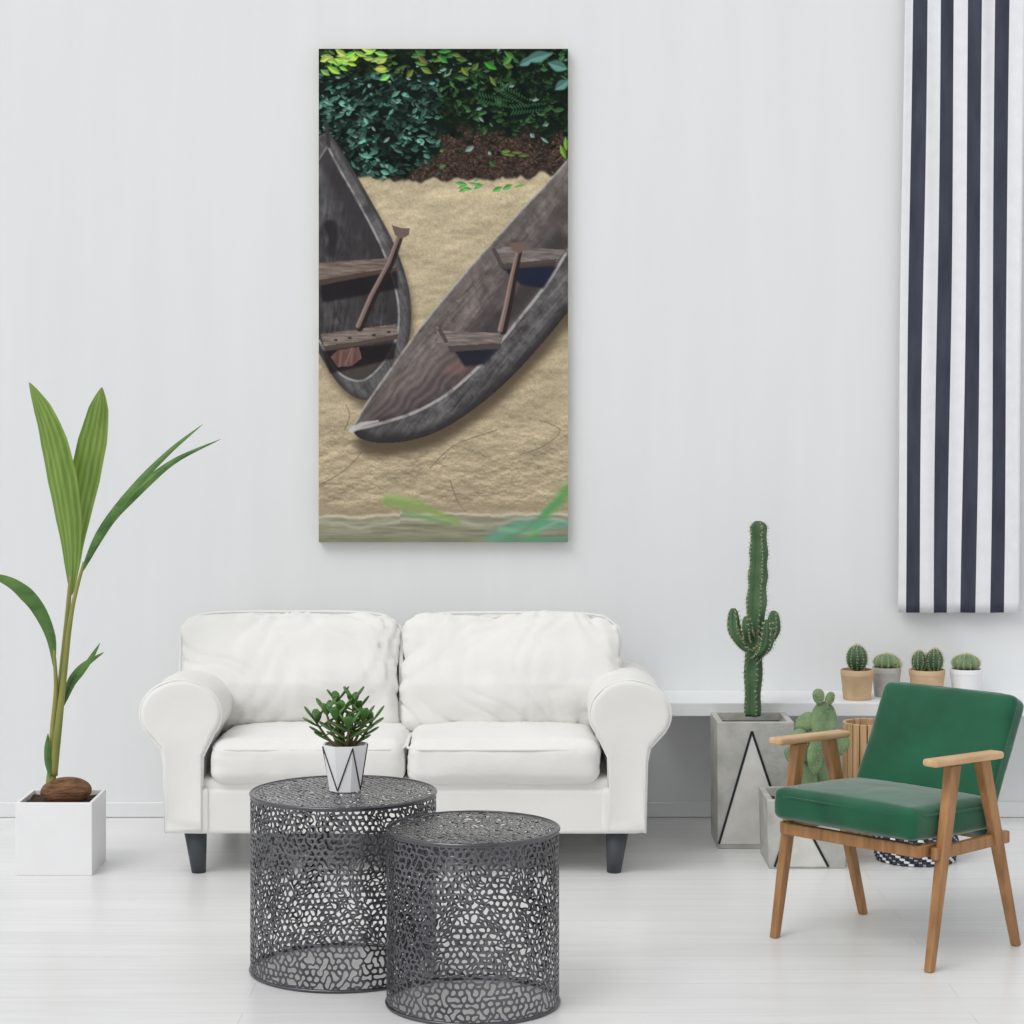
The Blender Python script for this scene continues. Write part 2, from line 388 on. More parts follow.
    blend(blur(inside([(319,352),(335,368),(350,379),(366,378),(384,360),(360,352),(330,352)]),3)*mi_,C(88,78,72),.5)
    blend(blur(seg([(330,225),(333,236),(331,252)],12,7),2),C(40,36,40),.75)
    blend(blur(seg([(326,250),(345,256)],10),3),C(54,50,54),.6)
    blend(seg(inL,2.2)*np.clip(worn*1.8,.2,1),C(172,168,166),.8);blend(seg(outL,1.2),C(60,56,56),.6)
    blend(seg([(319,160),(328,146)],1.8),C(150,148,146),.6)
    blend(seg([(327,126),(329,146)],5,4),C(58,54,58),.9)
    blend(blur(inside([(320,282),(397,270),(398,288),(322,302)]),2),C(34,31,34),.85)
    pk=fbm(X/14,Y/1.4,31,4)
    blend(inside([(319,263),(360,260),(392,258),(397,270),(360,277),(319,285)]),C(140,124,114)*(.55+.6*pk)[...,None])
    blend(inside([(319,280),(360,273),(397,267),(397,271),(360,278),(319,286)]),C(72,60,54),.85)
    blend(blur(inside([(322,350),(396,342),(394,358),(330,373)]),2),C(32,28,31),.85)
    blend(inside([(321,334),(396,324),(399,338),(360,345),(325,350)]),C(148,134,126)*(.52+.62*pk)[...,None])
    blend(inside([(324,346),(360,341),(398,334),(398,339),(360,346),(326,351)]),C(78,66,60),.85)
    for x,y in((335,340),(349,338),(373,335),(388,332)):blend(seg([(x,y),(x+2,y)],1.8),C(40,32,30),.9)
    blend(seg([(402,234),(392,263),(374,297),(360,328)],5,7),C(44,36,34),.9)
    blend(seg([(400,233),(389,262),(371,296),(358,326)],3.6,4.8),C(122,102,95))
    blend(seg([(399,233),(388,262),(370,296),(357,326)],1,1.4),C(160,142,134),.8)
    blend(inside([(392,225),(401,228),(410,228),(409,235),(402,239),(395,235)]),C(112,94,87))
    blend(inside([(338,350),(359,347),(362,358),(352,366),(338,367),(331,357)]),C(112,84,78)*(.65+.6*gi)[...,None])
    blend(seg([(346,364),(352,348)],1.4),C(150,124,116),.6)
    # right canoe
    up=cr([(352,430),(366,405),(389,372),(425,322),(470,268),(520,212),(545,186),(568,160)],70)
    near=cr([(352,430),(378,424),(415,412),(450,392),(485,360),(520,318),(548,282),(568,250)],70)
    low=cr([(352,430),(362,439),(385,443),(420,438),(455,422),(500,388),(540,346),(568,312)],70)
    shapeR=up+low[::-1]
    shadow(shapeR,1,13,.9,7)
    ca,sa=math.cos(-.87),math.sin(-.87);U=X*ca+Y*sa;V=-X*sa+Y*ca
    gr=fbm(U/22,V/2.2,41,4);gk=fbm(U/12,V/6,43,4);gb=fbm(U/34,V/12,47,3)
    hull=inside(near+low[::-1])
    blend(hull,C(128,125,126)*(.5+.36*gr+.3*(gb-.45)+.4*(worn-.45)+.14*(spk-.5))[...,None])
    blend(blur(seg([(a+1,b+1) for a,b in low],20),6)*hull,C(46,43,45),.85)
    inn=up+near[::-1];im=inside(inn)
    blend(im,C(142,132,128)*((.6+.34*gr+.34*(worn-.45)+.10*(spk-.5))*(.8+.4*gb))[...,None])
    wv=U*.42+1.8*np.sin((X-470)/17.)+gk*7+V*.25
    blend(im,C(70,60,58),.26*np.clip(np.sin(wv),0,1)*np.clip(fbm(X/30,Y/30,49,3)*1.6-.3,0,1))
    # hollow: near wall in deep shade, crease along the floor
    blend(blur(seg([(x-9,y-9) for x,y in near[12:]],20),6)*im,C(54,49,51),.75)
    flo=cr([(385,410),(425,382),(465,340),(505,288),(545,236),(568,205)],40)
    blend(blur(seg(flo,10,18),5)*im,C(70,63,64),.55)
    blend(blur(seg([(x+3,y+3) for x,y in up],6),3)*im,C(92,87,88),.4)
    cracks(im,(.66,-.75),60,360,560,180,420,C(52,46,46),.75)
    cracks(hull,(.66,-.75),50,380,560,280,440,C(44,41,42),.85)
    bow=blur(inside(cr([(364,420),(380,395),(400,370),(436,352),(470,362),(440,392),(400,412)],40)),3)*im
    st=.5+.5*np.sin(V*.8+4*gk+np.sin(U*.16+gb*3)*1.4)
    blend(bow,C(138,124,121)*(.72+.32*st)[...,None],.45)
    blend(blur(inside([(440,372),(462,358),(484,352),(462,374)]),3)*im,C(140,102,92),.5)
    blend(seg(up,2.2)*np.clip(worn*1.8,.2,1),C(172,168,165),.8);blend(seg(near,3)*np.clip(worn*1.9,.2,1),C(178,174,171),.85)
    blend(seg([(352,430),(362,424),(378,421)],6,2),C(198,194,192),.8)
    blend(blur(inside([(454,350),(500,346),(484,364),(464,366)]),2),C(36,38,50),.95)
    pk2=fbm(X/14,Y/1.4,51,4)
    blend(inside([(436,326),(447,331),(504,333),(500,348),(452,351),(438,344)]),C(144,133,128)*(.55+.6*pk2)[...,None])
    blend(inside([(448,346),(501,343),(500,349),(450,352)]),C(74,65,63),.85)
    blend(seg([(440,330),(446,341)],4),C(80,68,66),.85)
    blend(blur(inside([(500,266),(556,266),(543,288),(520,284)]),2),C(34,38,54),.95)
    blend(inside([(493,252),(505,246),(566,250),(556,262),(502,268)]),C(138,128,124)*(.55+.6*pk2)[...,None])
    blend(inside([(502,264),(557,259),(554,265),(503,270)]),C(72,64,62),.85)
    blend(seg([(494,250),(502,266)],4),C(78,68,68),.85)
    blend(seg([(520,251),(515,276),(509,306),(503,331)],4.4,7.4),C(48,38,37),.9)
    blend(seg([(518,250),(512,275),(506,305),(500,330)],3.2,5.2),C(126,104,97))
    blend(seg([(517,250),(511,275),(505,305),(499,330)],1,1.5),C(164,146,138),.8)
    blend(inside([(509,243),(526,242),(525,248),(519,254),(512,250)]),C(112,93,87))
    # water edge strip + blurred fore leaves
    wl=514+6*(fbm(X/20,Y*0,61,4)-.5)+2*(X<400)
    blend(np.exp(-((Y-wl+6)/5)**2),C(152,138,114),.6)
    wat=C(150,148,126)*(.72+.44*fbm(X/24,Y/2.6,62,4))[...,None]
    blend(blur(np.clip((Y-wl)/2,0,1),1),wat,.95)
    blend(np.exp(-((Y-wl)/1.5)**2),C(212,208,192),.65)
    blend(np.exp(-((Y-wl-7-3*np.sin(X/18))/2.0)**2)*np.clip(hgt*1.5,0,1),C(206,204,192),.55)
    blend(blur(np.clip((Y-534)/4,0,1),2),C(120,122,98),.5)
    def soft(P,w,col,a):
        m=np.zeros(X.shape)
        for i in range(len(P)-1):
            (x1,y1),(x2,y2)=P[i],P[i+1];dd=(x2-x1)**2+(y2-y1)**2
            t=np.clip(((X-x1)*(x2-x1)+(Y-y1)*(y2-y1))/dd,0,1);D=np.hypot(X-x1-t*(x2-x1),Y-y1-t*(y2-y1))
            m=np.maximum(m,np.exp(-(D/(w*(1-.5*(i+t)/(len(P)-1))))**2))
        blend(m,col,a)
    soft([(388,500),(420,506),(458,522)],6,C(132,164,92),.85);soft([(405,512),(450,524)],3.5,C(110,150,96),.7);soft([(395,498),(425,500)],3,C(156,180,110),.5)
    soft([(568,490),(548,512),(532,538)],7,C(100,156,88),.85);soft([(492,540),(520,524),(568,524)],7,C(98,162,140),.75)
    soft([(500,528),(530,534),(560,520)],3,C(134,184,146),.6);soft([(510,542),(568,538)],5,C(84,150,120),.7);soft([(560,500),(525,530),(500,541)],3,C(90,150,110),.6)
    img=np.clip(img,0,255)/255
    L=np.where(img<=.04045,img/12.92,((img+.055)/1.055)**2.4)
    return L,nx,ny
L,nx,ny=paint()
cw,ch,cd=0.952,1.884,0.038
cp=grp('canoe_canvas_print',(-0.262,-0.001,1.999))
mb=MB();mb.box((0,-cd/2,0),(cw,cd-.001,ch));mb.obj('stretched_canvas',cp,[M_canvas],smooth=False)
gx=np.linspace(-cw/2,cw/2,nx);gz=np.linspace(ch/2,-ch/2,ny);GX,GZ=np.meshgrid(gx,gz)
co=np.stack([GX,np.full_like(GX,-cd-0.0006),GZ],-1).reshape(-1,3)
i,j=np.meshgrid(np.arange(nx-1),np.arange(ny-1));a=(j*nx+i).ravel()
faces=np.stack([a,a+nx,a+nx+1,a+1],-1)
me=bpy.data.meshes.new('printed_face');me.from_pydata(co.tolist(),[],faces.tolist());me.update()
at=me.color_attributes.new('print','FLOAT_COLOR','POINT')
buf=np.ones((nx*ny,4),np.float32);buf[:,:3]=L.reshape(-1,3);at.data.foreach_set('color',buf.ravel())
mp_=bpy.data.materials.new('canoe_print');mp_.use_nodes=True;nt=mp_.node_tree
an=nt.nodes.new('ShaderNodeVertexColor');an.layer_name='print';b=nt.nodes['Principled BSDF']
nt.links.new(an.outputs['Color'],b.inputs['Base Color']);b.inputs['Roughness'].default_value=.8;b.inputs['Specular IOR Level'].default_value=.1
me.materials.append(mp_);o=bpy.data.objects.new('printed_face',me);scene.collection.objects.link(o);o.parent=cp

# ---------------------------------------------------------------- striped wall hanging
wh=grp('striped_curtain',(1.70,-0.05,0))
mb=MB();edges=[0,8,22,36,50,64,78,92,106,121]
cols=[];
for k in range(9):
    n=5
    for q in range(n):cols.append((edges[k]+(edges[k+1]-edges[k])*q/n,k%2))
cols.append((121,0));rows=60
for r in range(rows+1):
    z=0.789+(3.32-0.789)*r/rows;tt=(z-.789)/2.53
    for c,(u,_) in enumerate(cols):
        x=(1.470-1.70)+0.030*tt+u/121*0.462*(1-0.01*tt)
        x+=0.003*math.sin(z*2.3+u*.05)
        y=0.006*math.sin(u*.13+z*.5)+0.003*math.sin(u*.31+z*1.7)+.003*math.sin(z*4+u*.07)
        mb.v.append((x,y,z))
m=len(cols)
for r in range(rows):
    for c in range(m-1):mb.f.append([r*m+c,r*m+c+1,(r+1)*m+c+1,(r+1)*m+c]);mb.m.append(cols[c][1])
mb.obj('fabric',wh,[M_cwhite,M_cdark],solid=0.003)
mb=MB();mb.tube([(-.28,0,3.34),(.30,0,3.34)],.014,n=16)
mb.tube([(-.2,0,3.34),(-.2,.05,3.34)],.008);mb.tube([(.2,0,3.34),(.2,.05,3.34)],.008);mb.obj('curtain_rod',wh,[M_lwood])

# ---------------------------------------------------------------- sofa
sf=grp('white_sofa',(-0.358,0,0))
cushion('base_frame',sf,(0,-0.60,0.235),(1.575,0.86,0.185),0.02,[M_fab],N=20,wr=.002,seed=1)
cushion('front_valance',sf,(0,-1.028,0.215),(1.585,0.03,0.15),0.014,[M_fab],N=40,wr=.003,seed=2,crease=.0015)
for sx in(-1,1):
    cushion('valance_corner_%d'%(1 if sx<0 else 2),sf,(sx*.728,-1.035,0.218),(.135,.034,.152),0.012,[M_fab],N=12,wr=.001,seed=4)
cushion('back_frame',sf,(-0.02,-0.22,0.44),(1.56,0.20,0.60),0.05,[M_fab],N=18,wr=.003,seed=3)
cushion('seat_cushion_1',sf,(-0.327,-0.80,0.383),(0.652,0.54,0.15),0.045,[M_fab],puff=(0,.015,.024),wr=.004,seed=5,pipe=(2,.62,.0045),crease=.0022,N=44)
cushion('seat_cushion_2',sf,(0.327,-0.80,0.383),(0.652,0.54,0.15),0.045,[M_fab],puff=(0,.015,.024),wr=.004,seed=6,pipe=(2,.62,.0045),crease=.0022,N=44)
cushion('back_cushion_1',sf,(-0.4275,-0.57,0.628),(0.785,0.28,0.43),0.05,[M_fab],puff=(-.006,.07,-.006),wr=.007,seed=7,rot=(-.14,.0,0),pipe=(1,-.6,.005),droop=.026,N=60,crease=.010,taper=.35)
cushion('back_cushion_2',sf,(0.3545,-0.57,0.624),(0.779,0.28,0.43),0.05,[M_fab],puff=(-.006,.07,-.006),wr=.007,seed=8,rot=(-.14,.0,0),pipe=(1,-.6,.005),droop=.026,N=60,crease=.010,taper=.35)
def arm(name,sx):
    prof=[]
    cx,cz,rx,rz=0.0,0.545,0.137,0.114
    prof.append((-0.072,0.30));prof.append((-0.074,0.40))
    for k in range(0,25):
        th=math.radians(215-(215+42)*k/24)
        prof.append((cx+rx*math.cos(th),cz+rz*math.sin(th)))
    prof+= [(0.066,0.43),(0.056,0.38),(0.050,0.145),(-0.072,.145)]
    x0=0.755
    n=len(prof);ys=[-1.058,-1.062,-1.06,-1.045]+list(np.linspace(-1.03,-0.36,40))
    insets=[0.05,0.018,0.006,0.0]+[0]*40
    mb=MB();cxx=sum(p[0] for p in prof)/n;czz=sum(p[1] for p in prof)/n
    for y,ins in zip(ys,insets):
        for (x,z) in prof:
            d=Vector((x-cxx,0,z-czz));L_=d.length
            k=max(0,1-ins/L_)
            xx,zz=cxx+d.x*k,czz+d.z*k
            w=.006*mn.noise(Vector((xx*9+sx*4,y*7,zz*9)))+.004*mn.noise(Vector((xx*20,y*16+sx,zz*20)))
            rr=1-abs(mn.noise(Vector((xx*7+sx,y*14+xx*12,zz*7))))*5
            w-=.005*max(0,rr)*min(1,max(0,(y+1.05)*8))
            xx*=1+w*4;zz+=w if zz>.2 else 0
            if zz>.42: zz-=0.012*(y+1.05)/.7
            mb.v.append((sx*(x0+xx),y,zz))
    R=len(ys)
    for r in range(R-1):
        for k in range(n):mb.f.append([r*n+k,r*n+(k+1)%n,(r+1)*n+(k+1)%n,(r+1)*n+k]);mb.m.append(0)
    mb.f.append(list(range(n)));mb.m.append(0)
    mb.f.append([(R-1)*n+k for k in range(n)][::-1]);mb.m.append(0)
    mb.obj(name,sf,[M_fab],normals=True)
    pts=[Vector((sx*(x0+p[0]*1.0),-1.05,p[1])) for p in prof[:-1]]
    mb=MB();mb.tube(pts,.0045,n=8,cap=True);mb.obj(name+'_piping',sf,[M_fab])
arm('arm_1',-1);arm('arm_2',1)
mb=MB()
for lx,ly in((-.715,-.985),(.715,-.985),(-.70,-.2),(.70,-.2)):
    mb.tube([(lx+.012*(1 if lx>0 else -1)*-1,ly,0),(lx,ly,.15)],[.024,.040],n=20)
mb.obj('legs',sf,[M_leg])

# ---------------------------------------------------------------- perforated side tables (cut-out metal web, real holes)
def ptable(name,X,Y,R,H,cell,seed):
    g=grp(name,(X,Y,0));rnd=random.Random(seed);s3=1/math.sqrt(3)
    def build(cells,mapf,N=0,web=(.09,.17)):
        mb=MB();vid={};pos={}
        cs=set(cells);grpid={};groups=[]
        order=list(cells);rnd.shuffle(order)
        for c in order:
            if c in grpid:continue
            G=[c];grpid[c]=len(groups)
            r=rnd.random();want=1 if r<.6 else (2 if r<.93 else 3)
            while len(G)<want:
                i,j=rnd.choice(G);o=j%2
                nb=[(i+1,j),(i-1,j),(i+o,j+1),(i-1+o,j+1),(i+o,j-1),(i-1+o,j-1)]
                if N:nb=[(a%N,b) for a,b in nb]
                nb=[x for x in nb if x in cs and x not in grpid]
                if not nb:break
                q=rnd.choice(nb);grpid[q]=len(groups);G.append(q)
            groups.append(G)
        def vert(u,v):
            ku=int(round(u*2));kv=int(round(v/(s3/2)))
            if N:ku%=2*N
            k=(ku,kv)
            if k not in vid:
                vid[k]=len(mb.v);ju,jv=rnd.uniform(-.24,.24),rnd.uniform(-.24,.24)
                pos[k]=(ju,jv);mb.v.append(mapf(u+ju,v+jv))
            return k,(u+pos[k][0],v+pos[k][1])
        for G in groups:
            nxt={};P={}
            i0=G[0][0]
            for (i,j) in G:
                if N:
                    if i-i0>N/2:i-=N
                    elif i0-i>N/2:i+=N
                cu=i+.5*(j%2);cv=j*s3*1.5
                cor=[vert(cu+s3*math.cos(math.radians(60*k+30)),cv+s3*math.sin(math.radians(60*k+30))) for k in range(6)]
                for k in range(6):
                    a,b=cor[k],cor[(k+1)%6];P[a[0]]=a[1];P[b[0]]=b[1]
                    if (b[0],a[0]) in nxt:del nxt[(b[0],a[0])]
                    else:nxt[(a[0],b[0])]=1
            adj={a:b for a,b in nxt}
            st=next(iter(adj));loop=[st];c=adj[st]
            while c!=st and len(loop)<40:loop.append(c);c=adj[c]
            n=len(loop);inn=[];d=rnd.uniform(*web)
            for k in range(n):
                p0=Vector(P[loop[k-1]]);p=Vector(P[loop[k]]);p1=Vector(P[loop[(k+1)%n]])
                e0=(p-p0).normalized();e1=(p1-p).normalized()
                n0=Vector((-e0.y,e0.x));n1=Vector((-e1.y,e1.x));b=(n0+n1)
                b=b/max(.6,b.length_squared/2) 
                q=p+b*d*rnd.uniform(.75,1.3)
                inn.append(len(mb.v));mb.v.append(mapf(q.x,q.y))
            for k in range(n):
                mb.f.append([vid[loop[k]],vid[loop[(k+1)%n]],inn[(k+1)%n],inn[k]]);mb.m.append(0)
        return mb
    N=int(2*math.pi*R/cell);N-=N%2;cs=2*math.pi*R/N
    nr=int(round((H-.012)/(cs*.866)));vs_=(H-.012)/((nr+.35)*.866)
    mb=build([(i,j) for j in range(nr+1) for i in range(N)],lambda u,v:(R*math.cos(u/N*2*math.pi),R*math.sin(u/N*2*math.pi),min(H-.003,max(.004,.006+v*vs_))),N=N,web=(.07,.16))
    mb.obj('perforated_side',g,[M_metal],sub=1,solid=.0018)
    K=int(R/cell)+3
    def mp(u,v):
        x,y=u*cell,v*cell;r=math.hypot(x,y)
        if r>R-.004:x*=(R-.004)/r;y*=(R-.004)/r
        return (x,y,H-.002)
    mb=build([(i,j) for j in range(-K-2,K+3) for i in range(-K,K) if math.hypot(i+.5*(j%2),j*.866)*cell<R-.008],mp,web=(.10,.18))
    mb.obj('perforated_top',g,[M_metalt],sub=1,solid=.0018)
    mb=MB()
    for z,r in((H-.003,.0042),(.005,.005)):
        P=[(R*math.cos(t),R*math.sin(t),z) for t in np.linspace(0,2*math.pi,97)]
        mb.tube(P,r,n=8,cap=False)
    mb.lathe([(R-.012,H-.001),(R,H-.001)],n=96)
    mb.lathe([(R+.001,H-.011),(R+.001,H)],n=96)
    mb.obj('rims',g,[M_metal])
    return g
t1=ptable('perforated_side_table',-.474,CY+6.19,.2600,.50,.0185,1)
t2=ptable('perforated_side_table',-.104,CY+5.845,.2285,.466,.0185,2)

# ---------------------------------------------------------------- faceted planters
def planter(name,X,Y,w,d,H,mat_body,rz=0,tri=True,bot=.94,lines=None):
    g=grp(name,(X,Y,0),rz)
    mb=MB()
    t=.022
    def q(s,z,w_=w,d_=d):return [(-w_/2*s,-d_/2*s,z),(w_/2*s,-d_/2*s,z),(w_/2*s,d_/2*s,z),(-w_/2*s,d_/2*s,z)]
    ti=1-2*t/w
    v=q(bot,0)+q(1,H)+q(ti,H)+q(ti*.98,H-.03)
    f=[(3,2,1,0)]
    for a in(0,4,8):
        for k in range(4):f.append((a+k,a+(k+1)%4,a+4+(k+1)%4,a+4+k))
    mb.add(v,f);mb.add(q(ti*.98,H-.03),[(0,1,2,3)],1)
    mb.obj('planter_body',g,[mat_body,M_soil],smooth=False,bevel=.003)
    def fp(u,z,e):
        s=bot+(1-bot)*z/H
        return Vector((u*w/2*s,-d/2*s-e,z))
    mb=MB()
    A=lines or [(-.15,.97),(-.92,.05),(.75,.05)]
    P=[fp(u,z*H,.0015) for u,z in A]
    mb.add(P,[(0,1,2)],1)
    for a,b in((0,1),(0,2)):
        p,q_=[fp(u,z*H,.003) for u,z in(A[a],A[b])]
        dd=(q_-p).normalized();n=Vector((-dd.z,0,dd.x))*.0042
        mb.add([p+n,p-n,q_-n,q_+n],[(0,1,2,3)],0)
    mb.obj('painted_triangle',g,[M_black,M_concl],smooth=False,solid=.001)
    return g
bigp=planter('potted_columnar_cactus',.868,CY+7.975,.275,.275,.452,M_conc,bot=.98,lines=[(-.1,.93),(-.97,.04),(.9,.04)])
smp=planter('potted_prickly_pear_cactus',1.008,CY+7.64,.275,.27,.235,M_conc,bot=.95,lines=[(-.3,.93),(-.85,.03),(.55,.03)])

def col_cactus(g):
    mb=MB();Z=7.975
    def loc(px,py,dy=0):
        p=W(px,py,Z)-Vector((.868,CY+Z,0));p.y=dy;return p
    def column(P,Rr,ribs=5,n=40):
        P=spline([Vector(p) for p in P],n);m=len(P)
        rr=np.interp(np.linspace(0,1,m),np.linspace(0,1,len(Rr)),Rr)
        rr=[r*(1+.07*math.sin(i*.9)) for i,r in enumerate(rr)]
        rr[-1]*=.35;rr[-2]*=.75;rr[-3]*=.92
        mb.tube(P,rr,n=ribs*8,ribs=ribs,amp=.27)
        for i in range(1,m-1,1):
            for k in range(ribs):
                th=2*math.pi*k/ribs
                t=(P[i+1]-P[i-1]).normalized();a=(Vector((1,0,0))-t*t.x).normalized();b=t.cross(a)
                d=a*math.cos(th)+b*math.sin(th);p=P[i]+d*rr[i]*1.24
                for q in range(4):
                    mb.spike(p,d+Vector((random.uniform(-.9,.9),random.uniform(-.9,.9),random.uniform(-.9,.9))),.012,.0011,1)
    column([loc(752,716),loc(753,660),loc(756,600),loc(758,560),loc(758,521)],[.024,.028,.030,.028,.024],5,46)
    column([loc(752,650),loc(741,642,-.01),loc(734,628,-.012),loc(733,608,-.012)],[.015,.018,.02,.018],5,14)
    column([loc(758,645),loc(768,640,.01),loc(773,628,.01),loc(774,611,.01)],[.016,.02,.022,.018],5,14)
    column([loc(754,655),loc(760,650,-.04),loc(765,640,-.055),loc(766,618,-.055)],[.015,.018,.02,.018],5,14)
    column([loc(750,640),loc(747,634,-.035),loc(745,628,-.05),loc(744,615,-.05)],[.012,.015,.015,.013],5,10)
    mb.obj('cactus_stems',g,[M_cactus,M_spine])
col_cactus(bigp)

def opuntia(g):
    Zc=7.64;mb=MB()
    def pad(px,py,rx,ry,tilt,dy,rot=0):
        p=W(px,py,Zc)-Vector((1.008,CY+Zc,0));p.y=dy
        s=Zc/F;up=Vector((math.sin(tilt),.1,math.cos(tilt)));sd=Vector((math.cos(tilt)*math.cos(rot),math.sin(rot),-math.sin(tilt)*math.cos(rot)))
        nn=sd.cross(up).normalized()
        mb.ellip(p,sd*rx*s,nn*.012,up*ry*s,0,20,14,pinch=.18)
        for k in range(50):
            a=random.uniform(0,6.28);r=random.uniform(0,1)**.5
            for sg in(-1,1):
                q=p+sd*rx*s*r*math.cos(a)+up*ry*s*r*math.sin(a)+nn*sg*.012*math.sqrt(max(0,1-r*r))
                mb.spike(q,nn*sg+Vector((random.uniform(-.6,.6),random.uniform(-.3,.3),random.uniform(-.6,.6))),.007,.001,1)
    pad(806,782,12,24,-.12,0);pad(826,778,12,26,.12,.02);pad(802,745,11,17,-.35,-.01,.3)
    pad(824,725,13,23,.05,.01);pad(806,724,12,9,-.8,.02);pad(819,697,6,8,-.1,.01);pad(830,700,5,8,.4,.015,.5);pad(841,748,8,13,.6,.03);pad(794,757,8,11,-.6,.02,.4)
    pad(814,755,10,18,.1,-.035,.5)
    mb.obj('cactus_pads',g,[M_cactus2,M_spine])
opuntia(smp)

g=grp('slatted_wood_planter',(1.285,CY+7.96,0));mb=MB()
n=20
for k in range(n):
    th=2*math.pi*k/n;mb.box((.082*math.cos(th),.082*math.sin(th),.218),(.012,.023,.436),rot=Matrix.Rotation(th,3,'Z'))
mb.obj('slats',g,[M_lwood],smooth=False,bevel=.002)
mb=MB();mb.lathe([(0,.004),(.078,.004),(.078,.41),(0,.41)],n=32);mb.obj('liner',g,[M_soil])
g=grp('woven_basket',(1.405,CY+7.665,0));mb=MB()
for k in range(26):
    z=.006+k*.0085;r=.132+.012*math.sin(k/25*math.pi)
    for q in range(56):
        t0=2*math.pi*q/56;P=[]
        for e in range(4):
            t=t0+e/3*2*math.pi/56;rr=r+.004*math.sin((e/3)*math.pi)*(1 if (q+k)%2 else -1)
            P.append((rr*math.cos(t),rr*math.sin(t),z))
        mb.tube(P,.0048,n=6,mi=1 if ((q+k)%3) else 0,cap=False)
mb.lathe([(0,.005),(.128,.005),(.13,.22),(.0,.20)],n=32,mi=0)
mb.obj('weave',g,[M_cwhite,M_cdark])

# ---------------------------------------------------------------- shelf + mini cacti
mb=MB();mb.box((0,0,0),(1.60,.345,.05))
o=mb.obj('wall_shelf',None,[M_trim],smooth=False,bevel=.003,loc=(1.33,-.1725,.461))
ST=.486
def mini(name,px,py0,wpx,hpx,pm,kind,yy):
    Z=CY*-1+yy;s=F/Z;X=(px-512)/s;r=wpx/2/s;h=hpx/s
    g=grp(name,(X,yy,ST));mb=MB()
    mb.lathe([(0,0),(r*.80,0),(r*.84,.004),(r*.97,h*.8),(r,h*.82),(r,h),(r*.9,h),(r*.88,h-.012)],n=40)
    mb.lathe([(r*.9,h-.012),(0,h-.008)],n=40,mi=1);mb.obj('pot',g,[pm,M_soil],smooth=True,bevel=.001)
    mb=MB()
    def ball(cx,cy,R,Hh,ribs):
        prof=[];m=14
        for i in range(m+1):
            a=-math.pi/2+math.pi*i/m;prof.append((max(.0005,R*math.cos(a)),h-.01+Hh/2+Hh/2*math.sin(a)))
        mb.lathe(prof,n=ribs*6,c=(cx,cy,0),ribs=ribs,amp=.18)
        for i in range(2,m+1):
            for k in range(ribs):
                th=2*math.pi*k/ribs;d=Vector((math.cos(th),math.sin(th),.3+(i/m-.5)*2));rr=prof[i][0]*1.16
                for q in range(3):mb.spike(Vector((cx+rr*math.cos(th),cy+rr*math.sin(th),prof[i][1])),d+Vector((random.uniform(-.9,.9),random.uniform(-.9,.9),random.uniform(-.9,.9))),.009,.0012,1)
    if kind==0: ball(0,0,.034,.10,11)
    elif kind==1: ball(0,0,.042,.060,12);ball(.03,-.01,.02,.04,9)
    elif kind==2: ball(-.030,0,.024,.080,10);ball(.028,-.005,.028,.088,10);ball(0,.02,.020,.065,9)
    else: ball(0,0,.046,.064,13)
    mb.obj('cactus',g,[M_cactus2 if kind in(1,3) else M_cactus,M_spine])
mini('potted_cactus',857,0,33,30,M_tan,0,-.25)
mini('potted_cactus',886.5,0,29,29,M_conc,1,-.16)
mini('potted_cactus',927,0,36,27,M_tan,2,-.17)
mini('potted_cactus',966,0,32,27,M_white,3,-.15)

# ---------------------------------------------------------------- jade plant on table
tz=.5015
g=grp('potted_jade_plant',(-.470,CY+6.20,tz));mb=MB();n=8
def ring(r,z,off):return [(r*math.cos(2*math.pi*(k+off)/n),r*math.sin(2*math.pi*(k+off)/n),z) for k in range(n)]
v=ring(.046,0,.5)+ring(.066,.130,.5)+ring(.060,.130,.5)+ring(.058,.118,.5)
f=[list(range(n))[::-1]]
for a in(0,n,2*n):
    for k in range(n):f.append((a+k,a+(k+1)%n,a+n+(k+1)%n,a+n+k))
mb.add(v,f);mb.add(ring(.058,.118,.5),[list(range(n))],1)
mb.obj('pot',g,[M_white,M_soil],smooth=False)
mb=MB()
def on_pot(k,z,e=.0012):
    a=(k)*2*math.pi/n+math.pi/n;r=.046+.02*z/.130+e
    return Vector((r*math.cos(a),r*math.sin(a),z))
for m_ in range(8):
    P=[on_pot(m_,.004),on_pot(m_+1,.126)] if m_%2 else [on_pot(m_,.126),on_pot(m_+1,.004)]
    mb.tube(P,.0019,n=6)
mb.obj('painted_lines',g,[M_black])
mb=MB();rj=random.Random(11)
for b in range(11):
    a=b*2.4+rj.uniform(-.3,.3);sp=.014+.080*((b+.5)/11)**.7
    top=Vector((sp*math.cos(a),sp*math.sin(a)*.8,.262-.080*(sp/.09)**1.3+rj.uniform(-.012,.014)))
    base=Vector((.012*math.cos(a),.012*math.sin(a),.115));P=spline([base,(base+top)/2+Vector((0,0,-.012)),top],10)
    mb.tube(P,[.0058-.003*i/10 for i in range(11)],n=7,mi=1)
    for i in (4,6,8,9,10):
        for q in range(2):
            if i<9 and rj.random()<.3:continue
            th=i*1.57+q*math.pi+rj.uniform(-.4,.4);d=(Vector((math.cos(th),math.sin(th),.6+(.7 if i>8 else 0)))).normalized()
            l=rj.uniform(.022,.030);w=rj.uniform(.0095,.0125);c=P[i]+d*l*.95
            sd=d.cross(Vector((0,0,1))).normalized();nn=sd.cross(d)
            mb.ellip(c,sd*w,nn*.0038,d*l,0,10,7,pinch=.3)
mb.obj('foliage',g,[M_jade,M_jstem])

